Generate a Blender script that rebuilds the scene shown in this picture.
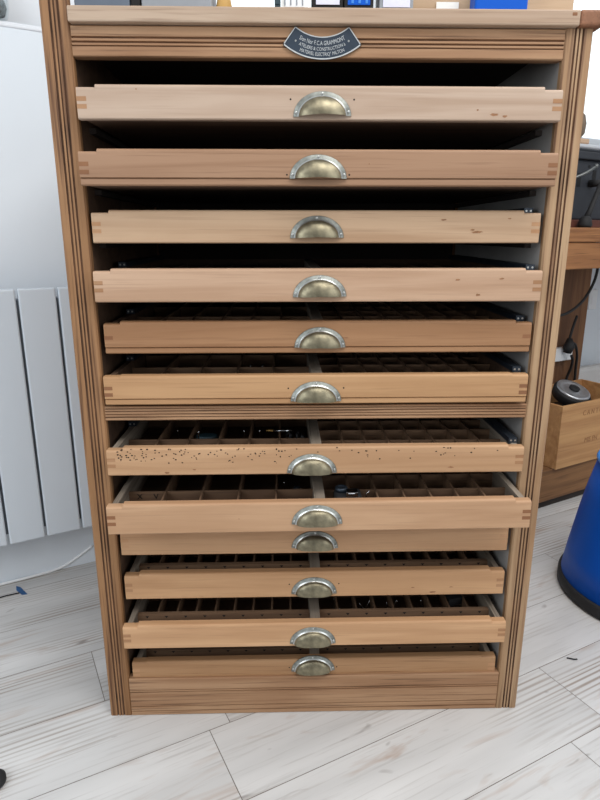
import bpy, bmesh, math, random
from mathutils import Vector, Matrix
R = random.Random(7)
S = bpy.context.scene
COL = S.collection
for o in list(bpy.data.objects):
    bpy.data.objects.remove(o)

# ------------------------------------------------------------------ camera
cam_d = bpy.data.cameras.new('camera')
cam = bpy.data.objects.new('camera', cam_d); COL.objects.link(cam)
cam.location = (-.0648, -1.158, 1.077)
cam.rotation_euler = (math.pi/2 - .2695, 0, -.0257)
cam_d.sensor_fit = 'VERTICAL'; cam_d.sensor_height = 24; cam_d.lens = 24*600/800
cam_d.clip_start = .02
S.camera = cam

# ------------------------------------------------------------------ light
w = bpy.data.worlds.new('World'); S.world = w; w.use_nodes = True
nt = w.node_tree; nt.nodes.clear()
wo = nt.nodes.new('ShaderNodeOutputWorld'); bg = nt.nodes.new('ShaderNodeBackground')
tc = nt.nodes.new('ShaderNodeTexCoord'); sx = nt.nodes.new('ShaderNodeSeparateXYZ')
nt.links.new(tc.outputs['Generated'], sx.inputs[0])
mr = nt.nodes.new('ShaderNodeMapRange'); mr.inputs[1].default_value = -.3; mr.inputs[2].default_value = .5
mr.inputs[3].default_value = .42; mr.inputs[4].default_value = 1.7      # dim room side -> bright sky beyond the wall
nt.links.new(sx.outputs['Y'], mr.inputs[0])
bg.inputs[0].default_value = (.93, .97, 1, 1)
nt.links.new(mr.outputs[0], bg.inputs[1]); nt.links.new(bg.outputs[0], wo.inputs[0])

def area(name, loc, target, sx_, sy_, power, col):
    l = bpy.data.lights.new(name, 'AREA'); l.shape = 'RECTANGLE'; l.size = sx_; l.size_y = sy_
    l.energy = power; l.color = col
    o = bpy.data.objects.new(name, l); COL.objects.link(o); o.location = loc
    o.rotation_euler = (Vector(target) - Vector(loc)).to_track_quat('-Z', 'Y').to_euler()
    return o
area('overhead_fill', (.55, -1.2, 2.75), (.35, -.4, 0), 1.6, 1.0, 34, (1, .975, .945))  # added soft light from above
area('overhead_fill', (1.3, -.1, 2.75), (1.2, -.2, 0), 1.0, 1.0, 12, (1, .97, .93))  # second added overhead light, for the right side
area('left_wall_fill', (-1.7, -1.6, 1.75), (-.75, .7, 1.15), 1.2, 1.5, 24, (.90, .955, 1))  # added fill to brighten the left wall; no window stands there
area('right_front_fill', (2.0, -1.9, 1.7), (.2, 0, .5), 1.4, 1.4, 18, (.95, .975, 1))  # added light from the right front; no window is modelled there

vs = S.view_settings
vs.view_transform = 'Standard'; vs.look = 'None'; vs.gamma = 1; vs.use_curve_mapping = False
vs.exposure = 0.0

# ------------------------------------------------------------------ materials
def lin(c):
    return tuple(((v/255)/12.92 if v/255 <= .04045 else ((v/255+.055)/1.055)**2.4) for v in c) + (1,)

def mat(name, rgb, rough=.6, metal=0, noise=0, nscale=20, bump=0, spec=.5):
    m = bpy.data.materials.new(name); m.use_nodes = True
    t = m.node_tree; b = t.nodes['Principled BSDF']
    b.inputs['Roughness'].default_value = rough; b.inputs['Metallic'].default_value = metal
    b.inputs['Specular IOR Level'].default_value = spec
    c = lin(rgb)
    co = t.nodes.new('ShaderNodeTexCoord'); n = t.nodes.new('ShaderNodeTexNoise')
    n.inputs['Scale'].default_value = nscale; n.inputs['Detail'].default_value = 5
    t.links.new(co.outputs['Object'], n.inputs['Vector'])
    r = t.nodes.new('ShaderNodeValToRGB')
    r.color_ramp.elements[0].position = .3; r.color_ramp.elements[1].position = .7
    r.color_ramp.elements[0].color = tuple(v*(1-noise) for v in c[:3]) + (1,)
    r.color_ramp.elements[1].color = tuple(min(1, v*(1+noise)) for v in c[:3]) + (1,)
    t.links.new(n.outputs[0], r.inputs[0]); t.links.new(r.outputs[0], b.inputs['Base Color'])
    if bump:
        bp = t.nodes.new('ShaderNodeBump'); bp.inputs['Strength'].default_value = bump; bp.inputs['Distance'].default_value = .002
        t.links.new(n.outputs[0], bp.inputs['Height']); t.links.new(bp.outputs[0], b.inputs['Normal'])
    return m

def wood(name, light, midc, dark, axis='X', rough=.55, streak=.5, blot=.5, vary=.12, fine=1.0, thr=.56):
    """grain runs along axis of the object's own coordinates"""
    m = bpy.data.materials.new(name); m.use_nodes = True
    t = m.node_tree; N = t.nodes; L = t.links; b = N['Principled BSDF']
    b.inputs['Roughness'].default_value = rough; b.inputs['Specular IOR Level'].default_value = .35
    co = N.new('ShaderNodeTexCoord'); oi = N.new('ShaderNodeObjectInfo')
    off = N.new('ShaderNodeVectorMath'); off.operation = 'SCALE'; off.inputs[0].default_value = (7.3, 5.1, 9.7)
    L.new(oi.outputs['Random'], off.inputs['Scale'])
    add = N.new('ShaderNodeVectorMath'); L.new(co.outputs['Object'], add.inputs[0]); L.new(off.outputs[0], add.inputs[1])
    def mapped(along, across):
        mp = N.new('ShaderNodeMapping'); s = [across]*3; s['XYZ'.index(axis)] = along
        mp.inputs['Scale'].default_value = s; L.new(add.outputs[0], mp.inputs[0]); return mp
    m1 = mapped(1.6, 30); n1 = N.new('ShaderNodeTexNoise'); n1.inputs['Scale'].default_value = 1; n1.inputs['Detail'].default_value = 4
    n1.inputs['Distortion'].default_value = .8; L.new(m1.outputs[0], n1.inputs[0])
    m2 = mapped(6*fine, 260*fine); n2 = N.new('ShaderNodeTexNoise'); n2.inputs['Scale'].default_value = 1; n2.inputs['Detail'].default_value = 3
    L.new(m2.outputs[0], n2.inputs[0])
    m3 = mapped(4, 9); n3 = N.new('ShaderNodeTexNoise'); n3.inputs['Scale'].default_value = 1; n3.inputs['Detail'].default_value = 3
    L.new(m3.outputs[0], n3.inputs[0])
    r1 = N.new('ShaderNodeValToRGB'); e = r1.color_ramp.elements
    e[0].position = .33; e[0].color = lin(midc); e[1].position = .62; e[1].color = lin(light)
    L.new(n1.outputs[0], r1.inputs[0])
    r2 = N.new('ShaderNodeValToRGB'); e = r2.color_ramp.elements
    e[0].position = thr; e[0].color = (0, 0, 0, 1); e[1].position = thr + .17; e[1].color = (1, 1, 1, 1)
    L.new(n2.outputs[0], r2.inputs[0])
    mu = N.new('ShaderNodeMath'); mu.operation = 'MULTIPLY'; mu.inputs[1].default_value = streak; L.new(r2.outputs[0], mu.inputs[0])
    mx = N.new('ShaderNodeMix'); mx.data_type = 'RGBA'; L.new(mu.outputs[0], mx.inputs['Factor'])
    L.new(r1.outputs[0], mx.inputs[6]); mx.inputs[7].default_value = lin(dark)
    r3 = N.new('ShaderNodeValToRGB'); e = r3.color_ramp.elements
    e[0].position = .52; e[0].color = (0, 0, 0, 1); e[1].position = .78; e[1].color = (1, 1, 1, 1)
    L.new(n3.outputs[0], r3.inputs[0])
    mu3 = N.new('ShaderNodeMath'); mu3.operation = 'MULTIPLY'; mu3.inputs[1].default_value = blot; L.new(r3.outputs[0], mu3.inputs[0])
    mx3 = N.new('ShaderNodeMix'); mx3.data_type = 'RGBA'; L.new(mu3.outputs[0], mx3.inputs['Factor'])
    L.new(mx.outputs[2], mx3.inputs[6]); mx3.inputs[7].default_value = lin(midc)
    hs = N.new('ShaderNodeHueSaturation'); L.new(mx3.outputs[2], hs.inputs['Color'])
    v = N.new('ShaderNodeMapRange'); v.inputs[3].default_value = 1 - vary; v.inputs[4].default_value = 1 + vary
    L.new(oi.outputs['Random'], v.inputs[0]); L.new(v.outputs[0], hs.inputs['Value'])
    L.new(hs.outputs[0], b.inputs['Base Color'])
    bp = N.new('ShaderNodeBump'); bp.inputs['Strength'].default_value = .25; bp.inputs['Distance'].default_value = .0008
    L.new(n2.outputs[0], bp.inputs['Height']); L.new(bp.outputs[0], b.inputs['Normal'])
    return m

M = {}
M['front'] = wood('drawer_front_beech', (213, 178, 142), (192, 150, 112), (150, 110, 78), 'X', .5, .35, .6, .05)
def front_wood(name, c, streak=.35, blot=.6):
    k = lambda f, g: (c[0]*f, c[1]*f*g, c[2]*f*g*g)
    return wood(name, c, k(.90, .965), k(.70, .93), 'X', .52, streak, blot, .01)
FRONTS = [front_wood('drawer_wood_%s' % n, c, st) for n, c, st in (  # wood tones; top fronts also hold cool daylight, the last one shade
    ('pale_daylit', (188, 166, 148), .2), ('brown', (160, 126, 100), .45), ('pale', (190, 160, 131), .3), ('pale_pink', (196, 164, 138), .3),
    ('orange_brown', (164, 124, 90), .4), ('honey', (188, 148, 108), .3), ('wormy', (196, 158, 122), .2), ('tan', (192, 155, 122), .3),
    ('umber', (186, 146, 110), .4), ('light_tan', (194, 153, 114), .3), ('tan_orange', (204, 163, 124), .3), ('dirty_shaded', (176, 137, 100), .75))]
M['postR'] = wood('right_post_oak', (176, 146, 114), (150, 116, 84), (104, 72, 52), 'Z', .6, .8, .7, .02, .6, .52)
M['joint2'] = wood('finger_joint_pale_end_grain', (178, 138, 104), (160, 118, 84), (130, 92, 64), 'X', .7)
M['joint'] = wood('finger_joint_end_grain', (142, 100, 70), (122, 82, 56), (92, 60, 42), 'X', .7)
M['postL'] = wood('post_oak', (158, 118, 82), (132, 94, 60), (84, 54, 36), 'Z', .6, .9, .7, .02, .6, .51)
M['railX'] = wood('rail_oak', (172, 136, 104), (146, 108, 78), (88, 60, 42), 'X', .6, .75, .7, .05, .7, .53)
M['topX'] = wood('top_board_oak', (180, 158, 138), (158, 132, 110), (116, 90, 70), 'X', .55, .5, .6, .04)
M['capX'] = wood('board_end_dark_oak', (146, 102, 76), (118, 80, 58), (86, 56, 42), 'Y', .6, .6, .6, .04)
M['groove'] = mat('dark_groove', (104, 74, 54), .9, noise=.55, nscale=14)
M['tray'] = wood('tray_brown_wood', (92, 70, 54), (72, 54, 42), (48, 36, 28), 'X', .75, .5, .6, .05)
M['divider'] = wood('divider_wood', (126, 98, 75), (98, 74, 56), (64, 48, 38), 'X', .75, .5, .6, .05)
M['greywood'] = wood('grey_weathered_wood', (146, 134, 120), (116, 104, 92), (78, 68, 58), 'Y', .75, .6, .6, .05)
M['liner'] = mat('grey_painted_inner_side', (158, 156, 154), .7, noise=.12, nscale=9, bump=.1)
M['inner'] = mat('dark_interior', (46, 38, 34), .85, noise=.2, nscale=8)  # near-black brown for the cabinet inside and the shelf foot
M['black'] = mat('black_hole', (22, 16, 14), .9)
M['knot'] = mat('brown_knot', (142, 102, 72), .8, noise=.35, nscale=200)
M['steel_dark'] = mat('blue_black_steel', (52, 60, 70), .45, .6, .2, 40)
M['flange'] = mat('pull_flange_metal', (140, 143, 138), .5, .8, .3, 120, .15)
M['dome'] = mat('pull_dome_tarnished_brass', (134, 127, 106), .4, .85, .35, 70, .2)
M['screw'] = mat('screw_steel', (190, 192, 190), .3, .9)
M['plate'] = mat('plate_blue_black', (44, 56, 70), .4, .2, .1, 50)
M['plate_light'] = mat('plate_raised_metal', (186, 190, 192), .45, .3, .1, 80)
M['wall'] = mat('white_wall_paint', (224, 231, 238), .9, noise=.015, nscale=3)
M['rad'] = mat('white_radiator_enamel', (214, 223, 232), .35, noise=.01, nscale=3)
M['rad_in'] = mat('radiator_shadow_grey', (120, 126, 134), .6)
M['white'] = mat('white_plastic', (232, 234, 236), .4)
M['whitef'] = mat('white_window_frame', (226, 230, 236), .5)
M['blue'] = mat('blue_plastic', (0, 84, 190), .45, noise=.05, nscale=4, spec=.2)
M['bluelight'] = mat('blue_plastic_rim', (60, 130, 210), .35)
M['rubber'] = mat('black_rubber', (28, 28, 30), .7, noise=.1, nscale=40)
M['machine'] = mat('dark_machine_metal', (42, 45, 52), .65, 0, .12, 14)
M['slot'] = mat('black_slot', (14, 14, 16), .8)
M['chrome'] = mat('chrome', (205, 208, 212), .16, 1, .1, 40)
M['steel'] = mat('grey_steel', (110, 112, 112), .4, .9)
M['redwood'] = wood('red_brown_wood', (110, 66, 54), (88, 50, 42), (58, 34, 30), 'X')
M['tabletop'] = wood('rough_table_beam', (166, 116, 74), (126, 82, 50), (70, 44, 28), 'X', .65, .75, .7, .04)
M['tableleg'] = wood('dark_table_leg', (126, 88, 58), (98, 66, 44), (62, 42, 30), 'Z', .7, .6, .7, .04)
M['plinth'] = wood('dark_plinth_board', (146, 106, 70), (116, 82, 54), (70, 48, 34), 'X', .7, .6, .7, .04)
M['crate'] = wood('pine_crate', (200, 154, 104), (174, 126, 82), (132, 90, 58), 'X', .6, .4, .7, .04)
M['ink'] = mat('stencil_ink', (148, 104, 68), .8)
M['green'] = mat('plant_green', (78, 104, 76), .6, noise=.3, nscale=40)
M['pebble'] = mat('grey_pebbles', (120, 126, 128), .7, noise=.4, nscale=120)
M['slate'] = mat('slate_blue_card', (92, 102, 116), .6, noise=.1, nscale=20)
M['greycard'] = mat('grey_card', (142, 146, 152), .6, noise=.08, nscale=20)
M['ochre'] = mat('ochre_card', (190, 150, 84), .6)
M['teal'] = mat('dark_teal', (36, 58, 66), .5, noise=.3, nscale=60)
M['lav'] = mat('pale_lavender_card', (214, 214, 232), .5, noise=.05, nscale=60)
M['palewood'] = wood('pale_display_wood', (196, 170, 142), (180, 152, 122), (150, 120, 92), 'X', .6, .3, .4, .03)
M['paper'] = mat('white_paper', (240, 240, 236), .7)
M['stone'] = mat('pale_outside_stone', (236, 232, 224), .9, noise=.12, nscale=5)
M['brownjar'] = mat('brown_glaze', (132, 112, 92), .45, noise=.2, nscale=30)
M['peach'] = mat('peach_cloth', (224, 190, 160), .7)
M['cloth'] = mat('pale_grey_cloth', (196, 196, 196), .8, noise=.06, nscale=8)

def glass_mat():
    m = bpy.data.materials.new('clear_glass'); m.use_nodes = True; t = m.node_tree; t.nodes.clear()
    o = t.nodes.new('ShaderNodeOutputMaterial'); mx = t.nodes.new('ShaderNodeMixShader')
    a = t.nodes.new('ShaderNodeBsdfTransparent'); g = t.nodes.new('ShaderNodeBsdfGlossy')
    a.inputs[0].default_value = (.96, .98, .985, 1); g.inputs['Roughness'].default_value = .03; mx.inputs[0].default_value = .07
    t.links.new(a.outputs[0], mx.inputs[1]); t.links.new(g.outputs[0], mx.inputs[2])
    t.links.new(mx.outputs[0], o.inputs[0]); return m
M['glass'] = glass_mat()

def floor_mat():
    m = bpy.data.materials.new('whitewashed_planks'); m.use_nodes = True; t = m.node_tree; N = t.nodes; L = t.links
    b = N['Principled BSDF']; b.inputs['Roughness'].default_value = .5; b.inputs['Specular IOR Level'].default_value = .4
    uv = N.new('ShaderNodeUVMap'); uv.uv_map = 'plank'
    def mapped(sx_, sy_, sc, det, dist=0, rgh=.55):
        mp = N.new('ShaderNodeMapping'); mp.inputs['Scale'].default_value = (sx_, sy_, 1); L.new(uv.outputs[0], mp.inputs[0])
        n = N.new('ShaderNodeTexNoise'); n.inputs['Scale'].default_value = sc; n.inputs['Detail'].default_value = det
        n.inputs['Distortion'].default_value = dist; n.inputs['Roughness'].default_value = rgh
        L.new(mp.outputs[0], n.inputs[0]); return n
    def ramp(n, p0, c0, p1, c1):
        r = N.new('ShaderNodeValToRGB'); e = r.color_ramp.elements
        e[0].position = p0; e[0].color = c0; e[1].position = p1; e[1].color = c1; L.new(n.outputs[0], r.inputs[0]); return r
    def mix(fac, a, bcol, k=1):
        mu = N.new('ShaderNodeMath'); mu.operation = 'MULTIPLY'; mu.inputs[1].default_value = k; L.new(fac.outputs[0], mu.inputs[0])
        x = N.new('ShaderNodeMix'); x.data_type = 'RGBA'; L.new(mu.outputs[0], x.inputs['Factor']); L.new(a, x.inputs[6]); x.inputs[7].default_value = bcol
        return x.outputs[2]
    K0, K1 = (0, 0, 0, 1), (1, 1, 1, 1)
    base = ramp(mapped(1.2, 7, 1, 3, .4), .3, lin((188, 187, 186)), .7, lin((214, 213, 212)))
    # cathedral grain: rings of a slowly bending wave
    mp = N.new('ShaderNodeMapping'); mp.inputs['Scale'].default_value = (.55, 9, 1); L.new(uv.outputs[0], mp.inputs[0])
    wv = N.new('ShaderNodeTexWave'); wv.wave_type = 'BANDS'; wv.bands_direction = 'Y'; wv.inputs['Scale'].default_value = 2.6
    wv.inputs['Distortion'].default_value = 9; wv.inputs['Detail'].default_value = 2; wv.inputs['Detail Scale'].default_value = .55
    L.new(mp.outputs[0], wv.inputs[0])
    wr = ramp(wv, .5, K0, .95, K1)
    msk = ramp(mapped(1.5, 8, 1, 2), .5, K0, .68, K1)
    mm = N.new('ShaderNodeMath'); mm.operation = 'MULTIPLY'; L.new(wr.outputs[0], mm.inputs[0]); L.new(msk.outputs[0], mm.inputs[1])
    c = mix(mm, base.outputs[0], lin((138, 122, 108)), .8)
    st = ramp(mapped(5, 130, 1, 4, .3), .54, K0, .74, K1)
    c = mix(st, c, lin((146, 139, 134)), .42)
    pk = ramp(mapped(3, 14, 1, 3, 1.2), .59, K0, .76, K1)
    c = mix(pk, c, lin((166, 138, 118)), .6)
    sp = ramp(mapped(9, 22, 1, 2, .5), .69, K0, .78, K1)
    c = mix(sp, c, lin((108, 98, 92)), .65)
    L.new(c, b.inputs['Base Color'])
    return m
M['floor'] = floor_mat()
M['seam'] = mat('dark_floor_seam', (122, 112, 104), .9)

# ------------------------------------------------------------------ mesh helpers
def V(*a): return Vector(a)

def box(bm, x0, x1, y0, y1, z0, z1, mi=0):
    vs_ = [bm.verts.new(p) for p in ((x0,y0,z0),(x1,y0,z0),(x1,y1,z0),(x0,y1,z0),(x0,y0,z1),(x1,y0,z1),(x1,y1,z1),(x0,y1,z1))]
    for f in ((0,3,2,1),(4,5,6,7),(0,1,5,4),(1,2,6,5),(2,3,7,6),(3,0,4,7)):
        fc = bm.faces.new([vs_[i] for i in f]); fc.material_index = mi
    return vs_

def prism(bm, poly, axis, a0, a1, mi=0, smooth=False):
    """extrude a closed 2-D polygon; axis X: poly=(y,z), Z: poly=(x,y), Y: poly=(x,z)"""
    def P(p, a):
        return {'X': (a, p[0], p[1]), 'Z': (p[0], p[1], a), 'Y': (p[0], a, p[1])}[axis]
    A = [bm.verts.new(P(p, a0)) for p in poly]; B = [bm.verts.new(P(p, a1)) for p in poly]
    n = len(poly)
    fs = [bm.faces.new(A), bm.faces.new(B[::-1])]
    for i in range(n):
        f = bm.faces.new((A[i], B[i], B[(i+1) % n], A[(i+1) % n])); f.smooth = smooth; fs.append(f)
    for f in fs: f.material_index = mi
    return A + B

def lathe(bm, prof, c=(0,0,0), n=32, mi=0, smooth=True, cap0=True, cap1=True):
    rings = []
    for r, z in prof:
        rings.append([bm.verts.new((c[0]+r*math.cos(2*math.pi*i/n), c[1]+r*math.sin(2*math.pi*i/n), c[2]+z)) for i in range(n)])
    for a, b in zip(rings, rings[1:]):
        for i in range(n):
            f = bm.faces.new((a[i], a[(i+1) % n], b[(i+1) % n], b[i])); f.material_index = mi; f.smooth = smooth
    if cap0: f = bm.faces.new(rings[0][::-1]); f.material_index = mi
    if cap1: f = bm.faces.new(rings[-1]); f.material_index = mi

def tube(bm, pts, r, n=8, mi=0):
    pts = [Vector(p) for p in pts]; rings = []
    up = Vector((0, 0, 1))
    for i, p in enumerate(pts):
        t = (pts[min(i+1, len(pts)-1)] - pts[max(i-1, 0)]).normalized()
        a = t.cross(up)
        if a.length < .05: a = t.cross(Vector((1, 0, 0)))
        a.normalize(); b2 = a.cross(t)
        rr = r[i] if isinstance(r, (list, tuple)) else r
        rings.append([bm.verts.new(p + rr*(a*math.cos(2*math.pi*k/n) + b2*math.sin(2*math.pi*k/n))) for k in range(n)])
    for a, b2 in zip(rings, rings[1:]):
        for i in range(n):
            f = bm.faces.new((a[i], a[(i+1) % n], b2[(i+1) % n], b2[i])); f.smooth = True; f.material_index = mi
    for f in (bm.faces.new(rings[0][::-1]), bm.faces.new(rings[-1])): f.material_index = mi

def spline(pts, k=6):
    pts = [Vector(p) for p in pts]; out = []
    for i in range(len(pts)-1):
        p0, p1, p2, p3 = pts[max(i-1, 0)], pts[i], pts[i+1], pts[min(i+2, len(pts)-1)]
        for j in range(k):
            t = j/k
            out.append(.5*((2*p1) + (-p0+p2)*t + (2*p0-5*p1+4*p2-p3)*t*t + (-p0+3*p1-3*p2+p3)*t**3))
    out.append(pts[-1]); return out

def disc(bm, x, y, z, rx, rz, mi, n=10, jit=0):
    """thin wafer on a vertical face looking along -y"""
    poly = []
    for i in range(n):
        a = 2*math.pi*i/n; k = 1 + jit*(R.random()-.5)
        poly.append((x + rx*k*math.cos(a), z + rz*k*math.sin(a)))
    prism(bm, poly, 'Y', y - .0002, y + .001, mi)

def obj(name, bm, mats, parent=None, loc=(0,0,0), rotz=0, bevel=0, seg=2):
    bmesh.ops.recalc_face_normals(bm, faces=bm.faces)
    me = bpy.data.meshes.new(name); bm.to_mesh(me); bm.free()
    for m in (mats if isinstance(mats, (list, tuple)) else [mats]): me.materials.append(m)
    o = bpy.data.objects.new(name, me); COL.objects.link(o)
    o.location = loc; o.rotation_euler = (0, 0, rotz)
    if parent: o.parent = parent
    if bevel:
        md = o.modifiers.new('bevel', 'BEVEL'); md.width = bevel; md.segments = seg; md.limit_method = 'ANGLE'; md.angle_limit = math.radians(50)
    return o

def tag(o, label, cat, group=None):
    o['label'] = label; o['category'] = cat
    if group: o['group'] = group
    return o

def thing(name, label, cat, loc=(0,0,0), rotz=0, group=None):
    o = bpy.data.objects.new(name, None); COL.objects.link(o); o.location = loc; o.rotation_euler = (0, 0, rotz)
    o.empty_display_size = .1
    return tag(o, label, cat, group)

def struct(o): o['kind'] = 'structure'; return o

def glyphs(txt, size):
    """list of (mesh, advance-centre) of a text laid flat in XY, joined as one mesh"""
    cu = bpy.data.curves.new('lettering', 'FONT'); cu.body = txt; cu.size = size; cu.align_x = 'CENTER'; cu.align_y = 'CENTER'
    cu.resolution_u = 3; cu.extrude = .0003
    ob = bpy.data.objects.new('lettering_source', cu); COL.objects.link(ob)
    bpy.context.view_layer.update()
    me = bpy.data.meshes.new_from_object(ob.evaluated_get(bpy.context.evaluated_depsgraph_get()))
    bpy.data.objects.remove(ob); bpy.data.curves.remove(cu)
    return me

# ------------------------------------------------------------------ the setting
WA = math.radians(28); WD = V(math.cos(WA), math.sin(WA), 0); WN = V(-math.sin(WA), math.cos(WA), 0)
W0 = V(-.955, .565, 0)          # a point on the foot of the wall
T0 = V(.96, 1.04, 0)            # front line of the work table

# floor of planks running parallel to the wall
PA = math.radians(26); PD = V(math.cos(PA), math.sin(PA), 0); PN = V(-math.sin(PA), math.cos(PA), 0)
bm = bmesh.new(); uvl = bm.loops.layers.uv.new('plank')
joints = {-1: [.583], 0: [-.237], 2: [-.43]}
s0 = .062; wd = .199
for row in range(-9, 12):
    sa, sb = s0 + (row-1)*wd, s0 + row*wd
    js = joints.get(row, [R.uniform(-.5, .7) if row < -1 or row > 3 else R.uniform(.9, 1.1)])
    j0 = js[0]; cuts = [j0 + k*1.25 for k in range(-4, 5)]
    for a, b in zip(cuts, cuts[1:]):
        ou, ov = R.uniform(0, 50), R.uniform(0, 50); g = .0008
        quad = ((a+g, sa+g), (b-g, sa+g), (b-g, sb-g), (a+g, sb-g))
        f = bm.faces.new([bm.verts.new(PD*t + PN*s) for t, s in quad])
        for l, (t, s) in zip(f.loops, quad): l[uvl].uv = (t + ou, s + ov)
c = [PD*t + PN*s for t, s in ((-5.6, -2.2), (6.2, -2.2), (6.2, 2.6), (-5.6, 2.6))]
f = bm.faces.new([bm.verts.new(p - V(0, 0, .0012)) for p in c]); f.material_index = 1
c = [PD*t + PN*s for t, s in ((-5.6, -2.2), (6.2, -2.2), (6.2, 2.6), (-5.6, 2.6))]
A = [bm.verts.new(p - V(0, 0, .03)) for p in c]; f = bm.faces.new(A); f.material_index = 1
fl = struct(obj('floor', bm, [M['floor'], M['seam']]))

# back wall with two window openings (local x along the wall, y into it)
bm = bmesh.new()
def wall_piece(x0, x1, z0, z1): box(bm, x0, x1, 0, .22, z0, z1)
WIN = [(-.6, 1.25, 1.618, 2.45), (1.75, 3.6, 1.47, 2.35)]
xs = [-1.6, WIN[0][0], WIN[0][1], WIN[1][0], WIN[1][1], 4.4]
wall_piece(xs[0], xs[1], 0, 2.7); wall_piece(xs[2], xs[3], 0, 2.7); wall_piece(xs[4], xs[5], 0, 2.7)
for x0, x1, z0, z1 in WIN:
    wall_piece(x0, x1, 0, z0); wall_piece(x0, x1, z1, 2.7)
struct(obj('wall_back', bm, M['wall'], None, W0, WA))
bm = bmesh.new(); box(bm, 4.2, 4.4, -3.2, -.001, 0, 2.7); struct(obj('wall_right', bm, M['wall'], None, W0, WA))

for k, (x0, x1, z0, z1) in enumerate(WIN):
    bm = bmesh.new()
    box(bm, x0, x1, .05, .12, z0, z0+(.11 if k == 0 else .045)); box(bm, x0, x1, .05, .12, z1-.045, z1)
    n = 2 if k == 0 else 3
    for i in range(n+1):
        xm = x0 + .022 + (x1-x0-.044)*i/n
        if k == 0 and 0 < i < n: xm = x0 + .62 * (x1-x0)
        box(bm, xm-.022, xm+.022, .051, .119, z0+(.11 if k == 0 else .045), z1-.045)
    wn = struct(obj('window_%d' % (k+1), bm, M['whitef'], None, W0, WA, .004))
    bm = bmesh.new(); box(bm, x0+.02, x1-.02, .083, .089, z0+.02, z1-.02); obj('pane', bm, M['glass'], wn)
    bm = bmesh.new(); box(bm, x0-.04, x1+.04, -.004 if k == 0 else -.035, .05, z0-.014, z0); obj('sill', bm, M['whitef'], wn, bevel=.004)
# ------------------------------------------------------------------ radiator
rad = thing('radiator', 'white flat-panel radiator on the wall left of the wooden cabinet', 'radiator', W0, WA)
x_edges = [-.301, -.196, -.091, .014, .119, .224, .329, .434]
for a, b in zip(x_edges, x_edges[1:]):
    bm = bmesh.new(); box(bm, a+.0035, b-.0035, -.1, -.072, .178, .931)
    obj('panel', bm, M['rad'], rad, bevel=.004)
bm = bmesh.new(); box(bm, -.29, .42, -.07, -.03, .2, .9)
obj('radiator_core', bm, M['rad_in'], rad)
for x in (-.2, .33):
    for z in (.3, .78):
        bm = bmesh.new(); box(bm, x-.015, x+.015, -.0295, 0, z-.03, z+.03); obj('wall_bracket', bm, M['rad_in'], rad)
bm = bmesh.new(); box(bm, -.305, -.29, -.085, -.02, .19, .92); obj('end_cover', bm, M['rad'], rad, bevel=.003)

# ------------------------------------------------------------------ the cabinet
cab = thing('type_cabinet', 'tall wooden printer\'s type cabinet with twelve shallow drawers and metal cup pulls', 'cabinet')
DEP = .65
PI_, PO = .425, .474

def post_profile(mirror):
    w_ = PO - PI_; y0 = 0.0
    pts = [(0, .014), (0, .003), (.003, 0)]
    for g, hw, dp in ((.36, .0011, .0026), (.5, .0007, .002), (.64, .0011, .0026)):
        gx = g*w_
        pts += [(gx-hw-.0008, 0), (gx-hw, dp), (gx+hw, dp), (gx+hw+.0008, 0)]
    pts += [(w_-.003, 0), (w_, .003), (w_, .0452), (.030, .0452), (.030, .014)]
    return [((PI_+x) * (-1 if mirror else 1), y) for x, y in pts]
for s, top in ((True, 1.485), (False, 1.42)):
    bm = bmesh.new(); prism(bm, post_profile(s), 'Z', 0, top)
    bm.faces.ensure_lookup_table()
    for f in bm.faces:                       # floor of each groove
        c = f.calc_center_median()
        if len(f.verts) == 4 and abs(f.normal.z) < .5 and c.y > .0010 and c.y < .0045 and abs(abs(c.x)-PI_) > .004 and abs(abs(c.x)-PO) > .004:
            f.material_index = 1
    obj('front_post', bm, [M['postL' if s else 'postR'], M['groove']], cab)
for s in (-1, 1):
    bm = bmesh.new(); box(bm, min(s*.4255, s*.4735), max(s*.4255, s*.4735), DEP-.045, DEP, 0, 1.42); obj('rear_post', bm, M['postL'], cab)
    bm = bmesh.new(); box(bm, min(s*.455, s*.47), max(s*.455, s*.47), .045, DEP-.045, .06, 1.42); obj('side_panel', bm, M['postL'], cab)
    bm = bmesh.new(); box(bm, min(s*.4252, s*.4545), max(s*.4252, s*.4545), .0145, DEP-.046, .0, 1.419); obj('inner_side', bm, M['liner'] if s > 0 else M['tray'], cab)
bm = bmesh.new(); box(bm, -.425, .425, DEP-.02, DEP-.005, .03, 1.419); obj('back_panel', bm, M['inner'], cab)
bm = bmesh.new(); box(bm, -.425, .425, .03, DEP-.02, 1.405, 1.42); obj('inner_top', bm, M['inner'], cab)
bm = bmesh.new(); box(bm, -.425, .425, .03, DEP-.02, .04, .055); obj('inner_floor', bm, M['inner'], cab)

def moulded_rail(name, z0, z1, grooves, yf=0, th=.022, x0=-.4248, x1=.4248, m=None):
    """rail with horizontal quirks cut in its face"""
    pts = [(yf+th, z0), (yf+.002, z0), (yf, z0+.002)]
    for gz, hw, dp in grooves: pts += [(yf, gz-hw-.0008), (yf+dp, gz-hw), (yf+dp, gz+hw), (yf, gz+hw+.0008)]
    pts += [(yf, z1-.002), (yf+.002, z1), (yf+th, z1)]
    bm = bmesh.new(); prism(bm, pts, 'X', x0, x1)
    for f in bm.faces:
        c = f.calc_center_median()
        if len(f.verts) == 4 and yf+.0025 < c.y < yf+.006: f.material_index = 1
    return obj(name, bm, [m or M['railX'], M['groove']], cab)
moulded_rail('frieze_rail', 1.371, 1.4195, ((1.388, .0004, .003), (1.394, .0009, .004), (1.401, .0011, .004)), .001)
moulded_rail('middle_rail', .7165, .7455, ((.7235, .0005, .003), (.7295, .0004, .003), (.7355, .0006, .003), (.741, .0004, .003)), 0)
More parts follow.
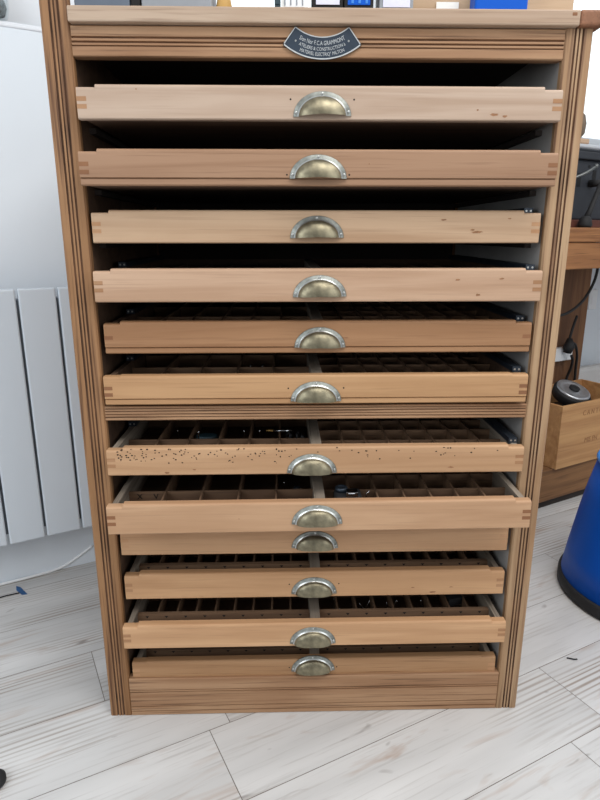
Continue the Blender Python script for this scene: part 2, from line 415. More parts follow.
moulded_rail('base_board', 0.0, .1, ((.0115, .0011, .004), (.0245, .0008, .004), (.064, .0008, .004), (.069, .0006, .003)), -.001)

bm = bmesh.new(); box(bm, -.4245, .443, -.0125, DEP, 1.4205, 1.445)
box(bm, .4265, .4385, -.01275, .01, 1.4335, 1.4425, 1)
obj('top_board', bm, [M['topX'], M['joint']], cab, bevel=.0025)
bm = bmesh.new(); box(bm, .4432, .487, -.0125, DEP, 1.4205, 1.446); obj('board_end_cap', bm, M['capX'], cab, bevel=.005, seg=3)

# name plate: arched band, raised edge, three lines of lettering
PC = V(.003, 0, 1.4775); RO, RI, HA = .1095, .0745, math.radians(38)
def band(r0, r1, ha, y0, y1, mi=0):
    poly = []; n = 28
    for i in range(n+1):
        a = -ha + 2*ha*i/n; poly.append((PC.x + r1*math.sin(a), PC.z - r1*math.cos(a)))
    for i in range(n+1):
        a = ha - 2*ha*i/n; poly.append((PC.x + r0*math.sin(a), PC.z - r0*math.cos(a)))
    prism(bm, poly, 'Y', y0, y1, mi)
bm = bmesh.new(); band(RI, RO, HA, -.0025, .0012)
plate = obj('name_plate', bm, M['plate'], cab)
plate['label'] = 'small arched blue-black metal maker\'s plate with raised lettering'
bm = bmesh.new()
band(RI, RI+.0015, HA, -.0036, -.002); band(RO-.002, RO, HA, -.0036, -.002)
for s in (-1, 1):
    a0, a1 = s*(HA-.016), s*HA
    poly = [(PC.x + r*math.sin(a), PC.z - r*math.cos(a)) for r, a in ((RI, a0), (RI, a1), (RO, a1), (RO, a0))]
    prism(bm, poly, 'Y', -.0036, -.002)
obj('plate_edge', bm, M['plate_light'], plate)
for s in (-1, 1):
    bm = bmesh.new(); a = s*math.radians(29.5); r = .0925
    lathe_pts = (PC.x + r*math.sin(a), PC.z - r*math.cos(a))
    disc(bm, lathe_pts[0], -.0026, lathe_pts[1], .0016, .0016, 0)
    obj('plate_screw', bm, M['screw'], plate)
bm = bmesh.new()
for txt, r, size, half in (('Sion Nor F.C.A GRAMMONT', .0845, .0096, 27), ('ATELIERS & CONSTRUCTION à', .0935, .0076, 25), ('MATERIEL ELECTRIQ° MILTON', .1015, .0078, 22)):
    me = glyphs(txt, size); xs_ = [v.co.x for v in me.vertices]; hw = max(abs(min(xs_)), max(xs_))
    tmp = bmesh.new(); tmp.from_mesh(me)
    for v in tmp.verts:
        a = math.radians(half)*v.co.x/hw; rr = r - v.co.y
        v.co = V(PC.x + rr*math.sin(a), -.0027 - v.co.z, PC.z - rr*math.cos(a))
    me2 = bpy.data.meshes.new('lettering_tmp'); tmp.to_mesh(me2); tmp.free(); bm.from_mesh(me2)
    bpy.data.meshes.remove(me2); bpy.data.meshes.remove(me)
obj('lettering', bm, M['plate_light'], plate)

# ---- cup pull (one mesh, shared): half-round flange with hood and three screws
def cup_pull_mesh():
    """hood = stacked half-ellipse sections that swell out and close at a lip"""
    bm = bmesh.new(); n = 30
    def arc(a, b, y, low=-.003):
        L_ = []
        for i in range(n+1):
            t = math.pi*i/n; c, s = math.cos(t), math.sin(t)
            L_.append(bm.verts.new((a*c, y, max(0, b)*s + low*(1-s))))
        return L_
    def skin(A, B, mi):
        for i in range(n):
            f = bm.faces.new((A[i], A[i+1], B[i+1], B[i])); f.smooth = True; f.material_index = mi
    a0 = arc(.050, .0368, .001); a1 = arc(.050, .0368, -.0010); a2 = arc(.0490, .0358, -.0022); a3 = arc(.0428, .0300, -.0024)
    a4 = arc(.0420, .0293, -.0042); a5 = arc(.0405, .0280, -.0044)
    for A, B, mi in ((a0, a1, 0), (a1, a2, 0), (a2, a3, 0), (a3, a4, 2), (a4, a5, 2)): skin(A, B, mi)  # bead gets brighter steel so its highlight is in the colour
    prev = a5
    K = 9
    for j in range(1, K+1):
        ph = math.pi/2*j/K
        # hood: quarter of an egg; depth grows, outline shrinks
        r = math.cos(ph)
        ring = []
        for i in range(n+1):
            t = math.pi*i/n; c, s = math.cos(t), math.sin(t)
            x = .0405*c*(1 - (1-r)*.999); z = .0280*s*r - .003*(1-s)*r
            ring.append(bm.verts.new((x, -.0044 - .0148*math.sin(ph), z - .0015*math.sin(ph)**3)))
        skin(prev, ring, 1); prev = ring
    bmesh.ops.remove_doubles(bm, verts=bm.verts, dist=.00004)
    for x, z in ((0, .0326), (-.0450, .0035), (.0450, .0035)):
        rings = [[bm.verts.new((x+r*math.cos(2*math.pi*i/10), -.0022-h, z+r*math.sin(2*math.pi*i/10))) for i in range(10)] for r, h in ((.0026, 0), (.0024, .0008), (.0015, .0013), (.0005, .0014))]
        for a, b in zip(rings, rings[1:]):
            for i in range(10):
                f = bm.faces.new((a[i], a[(i+1) % 10], b[(i+1) % 10], b[i])); f.material_index = 2; f.smooth = True
        f = bm.faces.new(rings[-1]); f.material_index = 2
    return bm
bm = cup_pull_mesh()
bmesh.ops.recalc_face_normals(bm, faces=bm.faces)
PULL = bpy.data.meshes.new('cup_pull'); bm.to_mesh(PULL); bm.free()
for k in ('flange', 'dome', 'screw'): PULL.materials.append(M[k])

# ---- drawers ----
# Yf = front face (negative pulls out of the cabinet), z0 = underside, h = front height
DR = [ # x,   Yf,    z0,    h,    pull_dx, tilt, left cols/rows, right cols/rows, lip, side
 (.0015, -.032, 1.267, .055, .001, 0, (6, 3), (6, 3), 0, 'tray'),
 (-.0005,-.045, 1.159, .060, -.004, 0, (6, 3), (6, 3), 0, 'tray'),
 (-.0015, .001, 1.061, .059, -.002, 0, (6, 3), (6, 3), 0, 'tray'),
 (.001, -.027, .955, .061, 0, 0, (6, 3), (6, 3), 0, 'tray'),
 (.003, .002, .852, .063, .001, 0, (6, 3), (8, 6), 0, 'tray'),
 (-.001, -.016, .753, .059, -.003, 0, (5, 4), (8, 7), 0, 'tray'),
 (-.002, -.035, .612, .058, -.010, 0, (6, 4), (8, 8), 0, 'greywood'),
 (.0035, -.084, .510, .063, -.007, .25, (5, 4), (7, 7), 0, 'greywood'),
 (-.001, .004, .412, .060, -.002, 0, (9, 5), (9, 5), 1, 'greywood'),
 (0, .004, .304, .062, -.004, 0, (9, 5), (9, 5), 1, 'greywood'),
 (-.0015, -.035, .207, .058, -.0065, 0, (9, 5), (9, 5), 1, 'greywood'),
 (0, .006, .086, .054, -.005, 0, (9, 5), (9, 5), 1, 'greywood'),
]
HW = .4165; FT = .018; LEN = .58
KNOTS = {0: [(.30, .010, .010, .003), (.27, .017, .003, .002), (.318, .0075, .006, .0025), (-.315, .047, .002, .002)],
         2: [(.235, .042, .008, .002), (.298, .020, .014, .0035), (.358, .044, .004, .0015), (.29, .024, .006, .0025)],
         3: [(.258, .040, .007, .002), (.340, .042, .006, .002), (.298, .012, .007, .003)],
         4: [(.05, .030, .01, .002)], 6: [(.27, .012, .008, .003), (-.30, .006, .006, .003), (-.245, .012, .005, .002)],
         1: [(.085, .036, .0015, .0015)],
         7: [(-.16, .03, .002, .001)], 9: [(.215, .020, .006, .0015), (.30, .020, .006, .0015), (.26, .008, .01, .003)]}
def front_profile(h, notch, lower):
    t = h - notch; pts = [(FT, 0), (.002, 0), (0, .002)]
    if lower: pts = [(FT, 0), (.004, 0), (.002, .002), (.002, .0105), (.0045, .0115), (0, .0135)]
    r = .005
    for i in range(5):
        a = math.pi/2*i/4; pts.append((r - r*math.cos(a), t - r + r*math.sin(a)))
    pts.append((FT, t)); return pts
drawers = []
PULL_TOP = [1.311, 1.209, 1.109, 1.003, .902, .798, .654, .566, .464, .352, .254, .149]
for k, (x, yf, z0, h, hx, tilt, lc, rc, lip, side) in enumerate(DR):
    bm = bmesh.new()
    lower = k in (1, 4, 5)
    notch = .0045 if k not in (5, 11) else .0015
    e = .032
    prism(bm, front_profile(h, 0, lower), 'X', -HW+e, HW-e)
    prism(bm, front_profile(h, notch, lower), 'X', -HW, -HW+e); prism(bm, front_profile(h, notch, lower), 'X', HW-e, HW)
    nj = 1 if k == 4 else 2
    for s in (-1, 1):
        for j in range(nj):
            zc = h*(.50 if nj == 1 else (.36, .58)[j]); xa, xb = sorted((s*HW, s*(HW-.016)))
            box(bm, xa-.0002, xb+.0002, -.0003, .004, zc-.0036, zc+.0036, 1)
    for (kx, kz, rx, rz) in KNOTS.get(k, []): disc(bm, kx, 0, kz, rx*.7, rz*.7, 3, 14, .6)
    for s in (-1, 1):
        if k in (0, 1, 5, 9, 11): disc(bm, hx + s*.0545, 0 if not (lower and k == 1) else .0, .0325 if k != 1 else .018, .0016, .0016, 2, 8)
    if k == 6:                                            # woodworm holes
        for i in range(130):
            u = R.random()
            px_ = -HW + .02 + .36*R.random()**1.2 if u < .78 else R.uniform(.0, .38)
            pz_ = .03 + .026*R.random()**.6 - (.02*R.random() if R.random() < .3 else 0)
            disc(bm, px_, 0, pz_, R.uniform(.0009, .0023), R.uniform(.0008, .0016), 2, 7)
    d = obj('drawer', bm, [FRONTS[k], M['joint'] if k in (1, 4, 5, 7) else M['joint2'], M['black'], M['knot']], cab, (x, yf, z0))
    d.rotation_euler = (0, math.radians(-tilt), 0)
    if k == 6: d['label'] = 'drawer front riddled with woodworm holes'
    if k == 1: d['label'] = 'drawer front with a darker moulded lower edge'
    drawers.append(d)
    st = h - notch - .001
    for s in (-1, 1):
        bm = bmesh.new(); xa, xb = sorted((s*(HW-.006), s*(HW-.018))); box(bm, xa, xb, FT, LEN, .002, st)
        obj('drawer_side', bm, M[side], d, bevel=.001)
    bm = bmesh.new(); box(bm, -HW+.018, HW-.018, LEN-.012, LEN, .002, st); obj('drawer_back', bm, M[side], d)
    bm = bmesh.new(); box(bm, -HW+.010, HW-.010, FT, LEN-.001, 0, .006); obj('drawer_bottom', bm, M['tray'], d)
    bm = bmesh.new(); box(bm, -.011, .011, FT, LEN-.012, .006, st); obj('centre_rib', bm, M['greywood'], d, bevel=.001)
    bm = bmesh.new(); dt = .0018; gz = h - .017
    for (cols, rows), xa, xb in ((lc, -HW+.018, -.011), (rc, .011, HW-.018)):
        ya = FT
        if lip: ya = FT + .052
        for i in range(1, cols):
            xx = xa + (xb-xa)*i/cols; y1 = ya + (LEN-.012-ya)/rows if (k == 7 and xa > 0 and i == 1) else ya
            box(bm, xx-dt, xx+dt, y1, LEN-.012, .006, gz)
        for j in range(1, rows):
            yy = ya + (LEN-.012-ya)*j/rows
            if k in (6, 7) and (cols, rows) == lc and j == 1: yy = ya + .085
            box(bm, xa, xb, yy-dt, yy+dt, .006, gz-.0005)
    obj('compartment_grid', bm, M['divider'], d)
    if lip:
        bm = bmesh.new()
        for xa, xb in ((-HW+.018, -.011), (.011, HW-.018)):
            box(bm, xa, xb, FT+.040, FT+.052, .006, h-.014)
            for i in range(9):
                xx = xa + (xb-xa)*(i+.5)/9; prism(bm, [(xx-.004, h-.017), (xx+.004, h-.017), (xx, h-.022)], 'Y', FT+.0396, FT+.041, 1)
        obj('cross_piece', bm, [M['divider'], M['black']], d)
    if k < 7:
        for s in (-1, 1):
            bm = bmesh.new(); xa, xb = sorted((s*(HW-.005), s*(HW-.022)))
            y_ = FT+.010 if (s > 0 and k > 1) else FT+.14
            box(bm, xa, xb, y_, LEN, st+.0003, st+.011)
            for q in (.004, .0125): 
                cx_ = s*(HW-.005-q)
                lathe_c = [(.0018, 0), (.0012, .0012)]
                disc(bm, cx_, y_, st+.0055, .0020, .0020, 1, 8)
            obj('slide_rail', bm, [M['steel_dark'], M['screw']], d)
    p = bpy.data.objects.new('cup_pull', PULL); COL.objects.link(p); p.parent = d; p.location = (hx, -.0004, PULL_TOP[k] - z0 - .0355)
    if k in (0, 2, 3, 8, 11): p.rotation_euler = (0, math.radians(R.uniform(-1.2, 1.2)), 0)
# ledgers that carry the drawers
for k, (x, yf, z0, *_) in enumerate(DR):
    for s in (-1, 1):
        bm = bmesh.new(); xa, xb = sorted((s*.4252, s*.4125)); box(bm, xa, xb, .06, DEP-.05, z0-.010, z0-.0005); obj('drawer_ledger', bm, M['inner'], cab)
# letters marked on a row divider of the eighth drawer
for txt, lx in (('X', -.376), ('V', -.342)):
    me = glyphs(txt, .017); bm = bmesh.new(); bm.from_mesh(me); bpy.data.meshes.remove(me)
    for v in bm.verts: v.co = V(lx + v.co.x, FT+.085-.0022-v.co.z, .034 + v.co.y)
    obj('letter_mark', bm, M['black'], drawers[7])

# ------------------------------------------------------------------ small things lying in the drawers
def at(k, x, y, z=.0062): return (x, y, DR[k][2] + z)
g7 = 'small pieces kept in the seventh drawer'
bm = bmesh.new(); prism(bm, [(.027*math.cos(a*math.pi/8)*(1 if a % 2 else .93), .016*math.sin(a*math.pi/8)) for a in range(16)], 'Z', 0, .030)
tag(obj('trinket_pouch', bm, M['teal'], None, at(6, -.239, .11), .1, .004), 'dark teal lumpy pouch in the wormholed drawer, left half', 'pouch')
for px_, py_, hh, lb in ((-.298, .085, .050, 'leftmost bright pin upright behind the wormholed drawer front'),
                         (-.252, .075, .050, 'bright pin upright in front of the dark teal pouch'),
                         (-.155, .085, .048, 'left one of two close upright pins behind the wormholed front'),
                         (-.121, .085, .048, 'right one of two close upright pins behind the wormholed front')):
    bm = bmesh.new(); lathe(bm, [(.004, 0), (.004, .002), (.0011, .003), (.0011, hh-.004), (.0019, hh-.003), (.0012, hh)], n=10)
    tag(obj('metal_pin', bm, M['chrome'], None, at(6, px_, py_)), lb, 'pin', g7)
rod = thing('silver_rod', 'pale silver rod with a yellow tip lying in the wormholed drawer', 'rod', at(6, -.08, .12, .041), -.06)
bm = bmesh.new(); tube(bm, [(-.012, 0, 0), (.030, 0, 0)], .0032, 10); obj('rod_body', bm, M['chrome'], rod)
bm = bmesh.new(); tube(bm, [(-.028, 0, 0), (-.012, 0, 0)], [.0014, .0022], 10); obj('tip', bm, M['ochre'], rod)
bm = bmesh.new()
for i in range(7):
    a = R.uniform(0, 6.28); x_, y_ = R.uniform(-.012, .010), R.uniform(-.02, .03)
    tube(bm, spline([(x_, y_, .003), (x_+.007*math.cos(a), y_+.012*math.sin(a), .02+.012*R.random()), (x_+.014*math.cos(a), y_+.02*math.sin(a), .012)], 4), .003, 6)
tag(obj('wire_bundle', bm, M['rubber'], None, at(6, -.044, .115, .0100)), 'tangled black wire bundle under the silver rod', 'wire')

gad = thing('gadget', 'small black gadget with chrome clasp in the furthest pulled-out drawer', 'gadget', at(7, .063, -.024, .0075))
bm = bmesh.new(); box(bm, -.028, .028, -.028, .026, 0, .048); obj('gadget_body', bm, M['rubber'], gad, bevel=.007, seg=3)
bm = bmesh.new(); lathe(bm, [(.013, .0482), (.013, .056), (.009, .058), (.009, .054)], (-.013, .010, 0), 18); obj('dial', bm, M['steel_dark'], gad)
bm = bmesh.new(); box(bm, -.006, .018, -.022, -.004, .0482, .058); box(bm, -.002, .012, -.0235, -.0222, .050, .056); obj('clasp', bm, M['chrome'], gad, bevel=.0015)
bm = bmesh.new(); tube(bm, spline([(0, 0, .001), (.004, .002, .02), (.001, .0, .036), (.009, .004, .042)], 5), .0009, 6)
tag(obj('bent_wire', bm, M['chrome'], None, at(7, .102, -.004, .0065)), 'thin bent bright wire right of the black chrome-clasped gadget', 'wire')
bm = bmesh.new(); tube(bm, [(-.034, 0, .0), (.034, .006, .004)], .0038, 8)
tag(obj('dark_stick', bm, M['slot'], None, at(7, -.268, -.005, .012), .05), 'dark thin stick lying under the letter marks in pulled-out drawer', 'stick')
bm = bmesh.new(); lathe(bm, [(.004, 0), (.004, .002), (.001, .003), (.001, .036), (.002, .038)], n=10)
tag(obj('metal_pin', bm, M['chrome'], None, at(7, -.068, .06)), 'bright pin standing left of centre in the pulled-out drawer', 'pin')
bm = bmesh.new(); lathe(bm, [(.009, 0), (.011, .012), (.008, .022), (.003, .024)], n=14)
tag(obj('glass_bead', bm, M['steel_dark'], None, at(7, -.04, .07)), 'dark shiny bead beside the pin in the pulled-out drawer', 'bead')
for i, (px_, py_, rz_, lb) in enumerate(((.049, .064, .3, 'bright hook in the lowest open drawer, nearest its cup pull'),
        (.118, .066, -.5, 'tick-shaped silver hook, second from the left in lowest open drawer'),
        (.182, .066, .1, 'small glinting hook, third from the left in lowest open drawer'),
        (.250, .066, 1.4, 'upright silver hook, fourth from the left in lowest open drawer'))):
    bm = bmesh.new()
    if i == 3: pts = [(0, 0, .001), (.001, 0, .02), (0, 0, .037)]
    else: pts = [(-.012, .0, .030), (-.004, 0, .018), (.001, 0, .016), (.006, 0, .024), (.012, .002, .036)]
    if i == 0: pts = [(-.004, 0, .045), (0, 0, .034), (-.006, 0, .020), (.004, 0, .014), (.010, 0, .018)]
    tube(bm, [(0, .001, 0)] + [(0, .001, .014)] , .0016, 6); tube(bm, spline(pts, 4), .0011, 6)
    tag(obj('metal_hook', bm, M['chrome'], None, at(10, px_, py_, .0065), 0), lb, 'hook', 'bright hooks in the lowest open drawer')
bm = bmesh.new(); box(bm, -.022, .022, -.012, .012, 0, .034); box(bm, -.02, .02, -.0128, -.0118, .014, .017, 1)
tag(obj('black_case', bm, [M['rubber'], M['chrome']], None, at(10, .335, .086), .3, .003), 'small black case at the right end of the lowest open drawer', 'case')
for i, (px_, lb) in enumerate(((-.142, 'left of two tiny glints in the drawer above the middle rail'), (-.115, 'right of two tiny glints in the drawer above the middle rail'))):
    bm = bmesh.new(); lathe(bm, [(.002, 0), (.0032, .002), (.0032, .034), (.001, .036)], n=8)
    tag(obj('metal_stud', bm, M['chrome'], None, at(5, px_, .17)), lb, 'stud', 'tiny glints above the middle rail')

# ------------------------------------------------------------------ things standing on top of the cabinet
TZ = 1.4462
def pack(name, x0, x1, h, body, face, label, cat, y=.0, dep=.05, inset=.006, low=.006):
    xc = (x0+x1)/2; hw = (x1-x0)/2
    t = thing(name, label, cat, (xc, y, TZ))
    bm = bmesh.new(); box(bm, -hw, hw, 0, dep, 0, h); obj('case_body', bm, M[body], t, bevel=.002)
    bm = bmesh.new(); box(bm, -hw+inset, hw-inset, -.0015, .001, low, h-inset)
    if face == 'blue':
        for i in range(3): box(bm, -hw+inset+.006+i*.012, -hw+inset+.010+i*.012, -.0022, -.0005, low+.002, h-inset-.004, 1)
    obj('case_face', bm, [M[face], M['bluelight']], t)
    return t
bm = bmesh.new(); box(bm, -.047, .047, 0, .09, 0, .11); tag(obj('cardboard_box', bm, M['slate'], None, (-.371, .01, TZ), 0, .003), 'slate-blue box at the left end of the cabinet top', 'box')
bm = bmesh.new(); box(bm, -.0075, .0075, 0, .09, 0, .12); tag(obj('black_case', bm, M['slot'], None, (-.3145, .01, TZ), 0, .002), 'narrow black case right of the slate-blue box', 'case')
bm = bmesh.new(); box(bm, -.060, .060, 0, .08, 0, .1); tag(obj('cardboard_box', bm, M['greycard'], None, (-.245, .012, TZ), 0, .003), 'grey box on the cabinet top right of the narrow black case', 'box')
bm = bmesh.new(); lathe(bm, [(.013, 0), (.015, .004), (.012, .02), (.006, .05), (.004, .09)], n=18); tag(obj('wooden_stand', bm, M['ochre'], None, (-.166, .03, TZ)), 'ochre turned stand beside the grey box on cabinet top', 'stand')
pack('display_pack', -.078, -.068, .09, 'teal', 'teal', 'thin dark teal case left of the white striped pack', 'pack', inset=.001)
t = pack('display_pack', -.066, -.022, .09, 'paper', 'white', 'white striped pack second in the row above the name plate', 'pack', low=.002)
bm = bmesh.new()
for i in range(4): box(bm, -.018+i*.010, -.0155+i*.010, -.0022, -.0012, .004, .07)
obj('grey_stripe', bm, M['greycard'], t)
pack('display_pack', -.014, .038, .09, 'slot', 'lav', 'dark-edged pack with a pale window above the name plate', 'pack')
pack('display_pack', .040, .090, .09, 'slot', 'blue', 'dark-edged pack with a blue striped face', 'pack')
pack('display_pack', .100, .158, .09, 'greycard', 'lav', 'pale lavender pack right of the blue striped pack', 'pack', low=.003)
tr = thing('display_tray', 'pale wooden display board behind the blue block on cabinet top', 'tray', (.31, .06, TZ))
bm = bmesh.new(); box(bm, -.150, .150, 0, .012, 0, .12); obj('upright_board', bm, M['palewood'], tr, bevel=.002)
bm = bmesh.new(); box(bm, -.150, .150, .012, .12, 0, .012); obj('foot_board', bm, M['palewood'], tr, bevel=.002)
bm = bmesh.new(); box(bm, -.02, .02, 0, .0015, 0, .03); tag(obj('paper_slip', bm, M['paper'], None, (.23, .055, TZ)), 'white paper slip leaning on the pale board left of blue block', 'paper')
bm = bmesh.new(); box(bm, -.046, .046, 0, .035, 0, .06); tag(obj('blue_block', bm, M['blue'], None, (.311, .005, TZ), 0, .004, 3), 'bright blue block near the right end of the cabinet top', 'box')

# ------------------------------------------------------------------ right: work table against the wall
def on_table(s, out, z): return T0 + WD*s - WN*out + V(0, 0, z)
tab = thing('work_table', 'rough wooden work table behind the cabinet on the right', 'table', T0, WA)
bm = bmesh.new(); box(bm, -.3, 1.7, -.03, .44, 1.049, 1.10); obj('table_top', bm, M['tabletop'], tab, bevel=.006, seg=3)
bm = bmesh.new(); box(bm, -.3, 1.7, -.026, .03, .955, 1.0475); obj('apron', bm, M['tabletop'], tab, bevel=.005, seg=3)
for a in (.27, 1.35):
    bm = bmesh.new(); box(bm, a, a+.293, .29, .34, .168, 1.048); obj('leg', bm, M['tableleg'], tab, bevel=.006)
bm = bmesh.new(); box(bm, -.3, 1.7, .0, .42, .03, .168); obj('lower_shelf', bm, M['plinth'], tab, bevel=.004)
bm = bmesh.new(); box(bm, -.29, 1.69, .012, .40, 0, .03); obj('plinth_shadow_foot', bm, M['inner'], tab)  # dark foot stands in for the shadow band under the shelf

cr = thing('wooden_crate', 'open pine crate with faded stencilled letters on the low shelf', 'crate', on_table(.052, .015, .169), WA)
cw, cd, chh, th = .48, .27, .262, .012
for nm, a in (('front_board', (0, cw, 0, th)), ('back_board', (0, cw, cd-th, cd)), ('end_board', (0, th, th+.0003, cd-th-.0003)), ('end_board', (cw-th, cw, th+.0003, cd-th-.0003))):
    bm = bmesh.new(); box(bm, a[0], a[1], a[2], a[3], 0, chh); obj(nm, bm, M['crate'], cr, bevel=.0015)
bm = bmesh.new(); box(bm, th, cw-th, th, cd-th, .002, .012); obj('bottom_board', bm, M['crate'], cr)
bm = bmesh.new()
for txt, lx, lz, sz in (('C A N T O N', .205, .217, .030), ('MIS EN', .20, .098, .030)):
    me = glyphs(txt, sz); tmp = bmesh.new(); tmp.from_mesh(me)
    for v in tmp.verts: v.co = V(lx + v.co.x*.9, -.0003 - v.co.z, lz + v.co.y)
    me2 = bpy.data.meshes.new('t'); tmp.to_mesh(me2); tmp.free(); bm.from_mesh(me2); bpy.data.meshes.remove(me2); bpy.data.meshes.remove(me)
obj('stencil_lettering', bm, M['ink'], cr)

clk = thing('chrome_dial', 'round chrome and black dial lying in the open pine crate', 'instrument', on_table(.280, -.112, .440), WA)
clk.rotation_euler = (math.radians(24), 0, WA)
bm = bmesh.new(); lathe(bm, [(.056, -.05), (.074, -.042), (.079, -.012), (.077, -.004), (.070, -.002), (.062, -.006)], n=40); obj('housing', bm, M['rubber'], clk)
bm = bmesh.new(); lathe(bm, [(.0705, -.0015), (.0705, .005), (.063, .008), (.052, .002), (.036, 0), (.022, .006)], n=40, cap0=False); obj('chrome_ring', bm, mat('brushed_chrome', (200, 203, 208), .38, .85, .12, 60), clk)
bm = bmesh.new(); lathe(bm, [(.0215, .0065), (.0215, .016), (.014, .020), (.008, .014)], n=24); obj('centre_knob', bm, M['rubber'], clk)
bm = bmesh.new(); box(bm, -.205, .20, -.10, .10, 0, .185)
tag(obj('black_bag', bm, M['rubber'], None, on_table(.290, -.122, .182), WA, .03, 4), 'black bundle filling the pine crate under the chrome dial', 'bag')

# machine on the table
mc = thing('machine', 'dark metal machine with slots and a steel lever on the work table', 'machine', on_table(0, 0, 1.1005), WA)
bm = bmesh.new(); box(bm, -.12, .62, .03, .33, 0, .028); obj('base_board', bm, M['redwood'], mc, bevel=.003)
bm = bmesh.new(); box(bm, -.10, .60, .05, .31, .0285, .235)
obj('machine_body', bm, M['machine'], mc, bevel=.006)
bm = bmesh.new(); box(bm, -.115, .615, .035, .325, .2355, .262); box(bm, -.11, .61, .04, .32, .262, .272); obj('top_cover', bm, M['machine'], mc, bevel=.004)
for s_, z_, hh in ((.075, .165, .045), (.158, .175, .055), (.245, .17, .05), (.335, .17, .05), (.42, .17, .05)):
    bm = bmesh.new(); box(bm, s_-.010, s_+.010, .0492, .056, z_-hh/2, z_+hh/2); obj('slot', bm, M['slot'], mc)
for s_ in (.125, .165, .23):
    bm = bmesh.new(); disc(bm, s_, .0495, .213, .006, .006, 0, 12); obj('vent_hole', bm, M['slot'], mc)
bm = bmesh.new(); tube(bm, spline([(.0, .02, .165), (.04, -.005, .185), (.075, -.012, .205)], 5), .0055, 8); lathe(bm, [(.004, -.008), (.009, 0), (.004, .008)], (.078, -.012, .207), 12); obj('lever', bm, M['steel'], mc)
bm = bmesh.new(); tube(bm, [(.135, .045, .155), (.135, .0, .155)], [.014, .011], 14); tube(bm, [(.135, .0, .155), (.09, .0, .06), (.075, .005, .02)], [.009, .010, .013], 10); obj('crank_arm', bm, M['rubber'], mc)
bm = bmesh.new(); lathe(bm, [(.022, .0), (.026, .01), (.02, .03), (.012, .04)], (.07, .0, .0), 16); obj('knob', bm, M['rubber'], mc)

# power strip, plug and cables
ps = thing('power_strip', 'white power strip screwed to the dark table leg', 'power strip', on_table(0, 0, 0), WA)
bm = bmesh.new(); box(bm, .29, .455, .262, .2895, .528, .588); obj('strip_body', bm, M['white'], ps, bevel=.004)
bm = bmesh.new(); tube(bm, [(.384, .240, .572), (.386, .234, .600), (.390, .238, .635)], [.018, .025, .011], 12)
tube(bm, spline([(.390, .240, .630), (.410, .244, .682), (.436, .25, .729)], 5), .006, 8)
tag(obj('black_plug', bm, M['rubber'], None, on_table(0, 0, 0), WA), 'black plug in the white power strip with a stubby lead', 'plug')
bm = bmesh.new(); tube(bm, spline([(.322, .1, .948), (.308, .1, .891), (.264, .1, .829), (.204, .1, .789), (.135, .1, .769), (.05, .11, .765)], 8), .0055, 8)
tag(obj('black_cable', bm, M['rubber'], None, on_table(0, 0, 0), WA), 'black cable hanging in a curve under the table edge', 'cable')
bm = bmesh.new(); tube(bm, spline([(.392, .222, .560), (.412, .228, .535), (.436, .25, .49), (.444, .272, .43), (.44, .276, .34)], 8), .006, 8)
tag(obj('black_cable', bm, M['rubber'], None, on_table(0, 0, 0), WA), 'left black cable dropping from the power strip behind the crate', 'cable')
bm = bmesh.new(); tube(bm, spline([(.412, .238, .612), (.440, .242, .598), (.477, .255, .549), (.503, .272, .48), (.512, .276, .42), (.505, .276, .34)], 8), .006, 8)
tag(obj('black_cable', bm, M['rubber'], None, on_table(0, 0, 0), WA), 'right black cable looping over the white strip behind the crate', 'cable')
sw = thing('wall_gleam', 'white socket on the shaded wall below the work table', 'gleam', W0 + WD*2.766 + V(0, 0, .76) , WA)  # white plate added in place of a bright reflection on the wall
bm = bmesh.new(); box(bm, -.03, .03, -.012, 0, -.05, .05); obj('gleam_plate', bm, M['white'], sw, bevel=.004)
bm = bmesh.new(); box(bm, -.018, .018, -.015, -.012, -.022, .022); obj('gleam_face', bm, M['white'], sw, bevel=.003)
bm = bmesh.new(); box(bm, -.2, .55, -.05, .0, 0, .28); 
tag(obj('cloth_bundle', bm, M['cloth'], None, on_table(.42, -.40, .169), WA, .02, 3), 'pale grey cloth bundle behind the pine crate', 'cloth')

# things on the right window sill
bm = bmesh.new(); lathe(bm, [(.030, 0), (.045, .02), (.048, .06), (.040, .095), (.026, .11), (.028, .125)], n=20)
tag(obj('brown_jar', bm, M['brownjar'], None, W0 + WD*2.49 - WN*.0 + V(0, 0, 1.4925), WA), 'small brown jar on the bright right window sill', 'jar')
bm = bmesh.new(); box(bm, -.07, .07, -.03, .05, 0, .022)
tag(obj('folded_cloth', bm, M['peach'], None, W0 + WD*2.49 - WN*.005 + V(0, 0, 1.4702), WA, .006, 3), 'folded peach cloth under the brown jar', 'cloth')

# ------------------------------------------------------------------ blue bin
bn = thing('waste_bin', 'tapered blue plastic bin with a black base ring', 'bin', (1.06, .455, 0))
bm = bmesh.new(); lathe(bm, [(.250, 0), (.262, .006), (.262, .036), (.256, .042), (.245, .042)], n=64); obj('base_ring', bm, M['rubber'], bn)
bm = bmesh.new(); lathe(bm, [(.254, .0425), (.2425, .125), (.225, .237), (.211, .316), (.188, .418), (.180, .418), (.2, .316), (.23, .1)], n=64, cap0=True, cap1=True); obj('bin_body', bm, M['blue'], bn)
bm = bmesh.new(); lathe(bm, [(.178, .4185), (.191, .4185), (.194, .424), (.191, .430), (.180, .431), (.177, .425), (.178, .4185)], n=64, cap0=False, cap1=False); obj('rim', bm, M['bluelight'], bn)

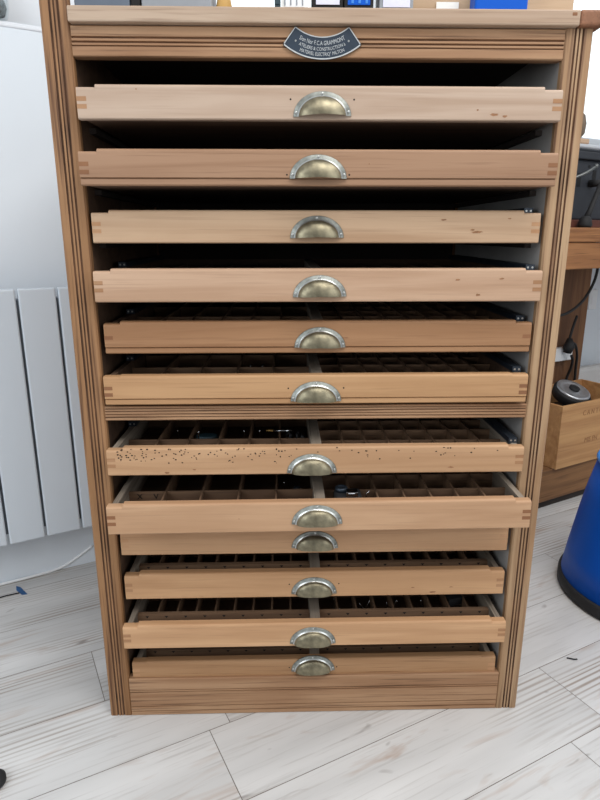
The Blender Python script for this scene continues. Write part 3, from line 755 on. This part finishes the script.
# ------------------------------------------------------------------ left: cable, tape, jar with plant, foot
bm = bmesh.new(); tube(bm, spline([(-1.12, .47, .005), (-1.02, .522, .005), (-.974, .546, .005), (-.895, .588, .005), (-.83, .63, .005), (-.785, .655, .02), (-.72, .69, .06)], 8), .0045, 8)
tag(obj('white_cable', bm, M['white']), 'white cable running along the floor below the radiator', 'cable')
bm = bmesh.new()
for pl in ([(-.922, .543), (-.905, .535), (-.868, .497), (-.884, .494), (-.912, .520)],):
    prism(bm, pl, 'Z', .0004, .0014)
tag(obj('tape_piece', bm, mat('blue_tape', (38, 88, 140), .6, noise=.2, nscale=60)), 'small piece of blue tape stuck on the floor below the radiator', 'tape')
bm = bmesh.new(); tube(bm, [(-.895, .503, .0022), (-.93, .488, .0022), (-.965, .466, .0022)], .0020, 6)
tag(obj('dark_twig', bm, M['slot']), 'thin dark strip on the floor beside the blue tape', 'strip')
bm = bmesh.new(); tube(bm, [(.672, .166, .002), (.688, .158, .0035), (.697, .160, .002)], .0016, 6)
tag(obj('dark_twig', bm, M['slot']), 'tiny dark twig on the floor right of the cabinet', 'twig')
bm = bmesh.new(); lathe(bm, [(.022, 0), (.026, .004), (.026, .012), (.02, .018), (.008, .020)], n=28)
tag(obj('rubber_foot', bm, M['rubber'], None, (-.664, -.175, .0003)), 'black rounded rubber foot on the floor at the bottom left corner', 'foot')
jr = thing('plant_jar', 'glass jar with green stems on the sill of the left window', 'plant', W0 + WD*.155 + WN*.003 + V(0, 0, 1.6183), WA)
bm = bmesh.new(); lathe(bm, [(.020, 0), (.034, .006), (.040, .03), (.040, .14), (.037, .14), (.037, .032), (.031, .010), (.01, .006)], n=28); obj('jar_glass', bm, M['glass'], jr)
bm = bmesh.new(); lathe(bm, [(.012, .0065), (.028, .011), (.034, .03), (.03, .045), (.01, .05)], n=20); obj('pebble_fill', bm, M['pebble'], jr)
for i in range(9):
    a = i*.7; r_ = .024
    bm = bmesh.new(); tube(bm, spline([(.012*math.cos(a), .012*math.sin(a), .03), (r_*math.cos(a), r_*math.sin(a), .11), (2*r_*math.cos(a), 1.2*r_*math.sin(a), .22)], 5), .003, 6)
    for z in (.05, .075, .1, .13, .17):
        b_ = a + z*30; c = V(.016*math.cos(a), .016*math.sin(a), z); q = V(math.cos(b_), math.sin(b_), .5)*.016
        sd = V(-math.sin(b_), math.cos(b_), 0)*.006
        f = bm.faces.new([bm.verts.new(p) for p in (c, c+q*.5+sd, c+q, c+q*.5-sd)])
    obj('stem', bm, M['green'], jr)
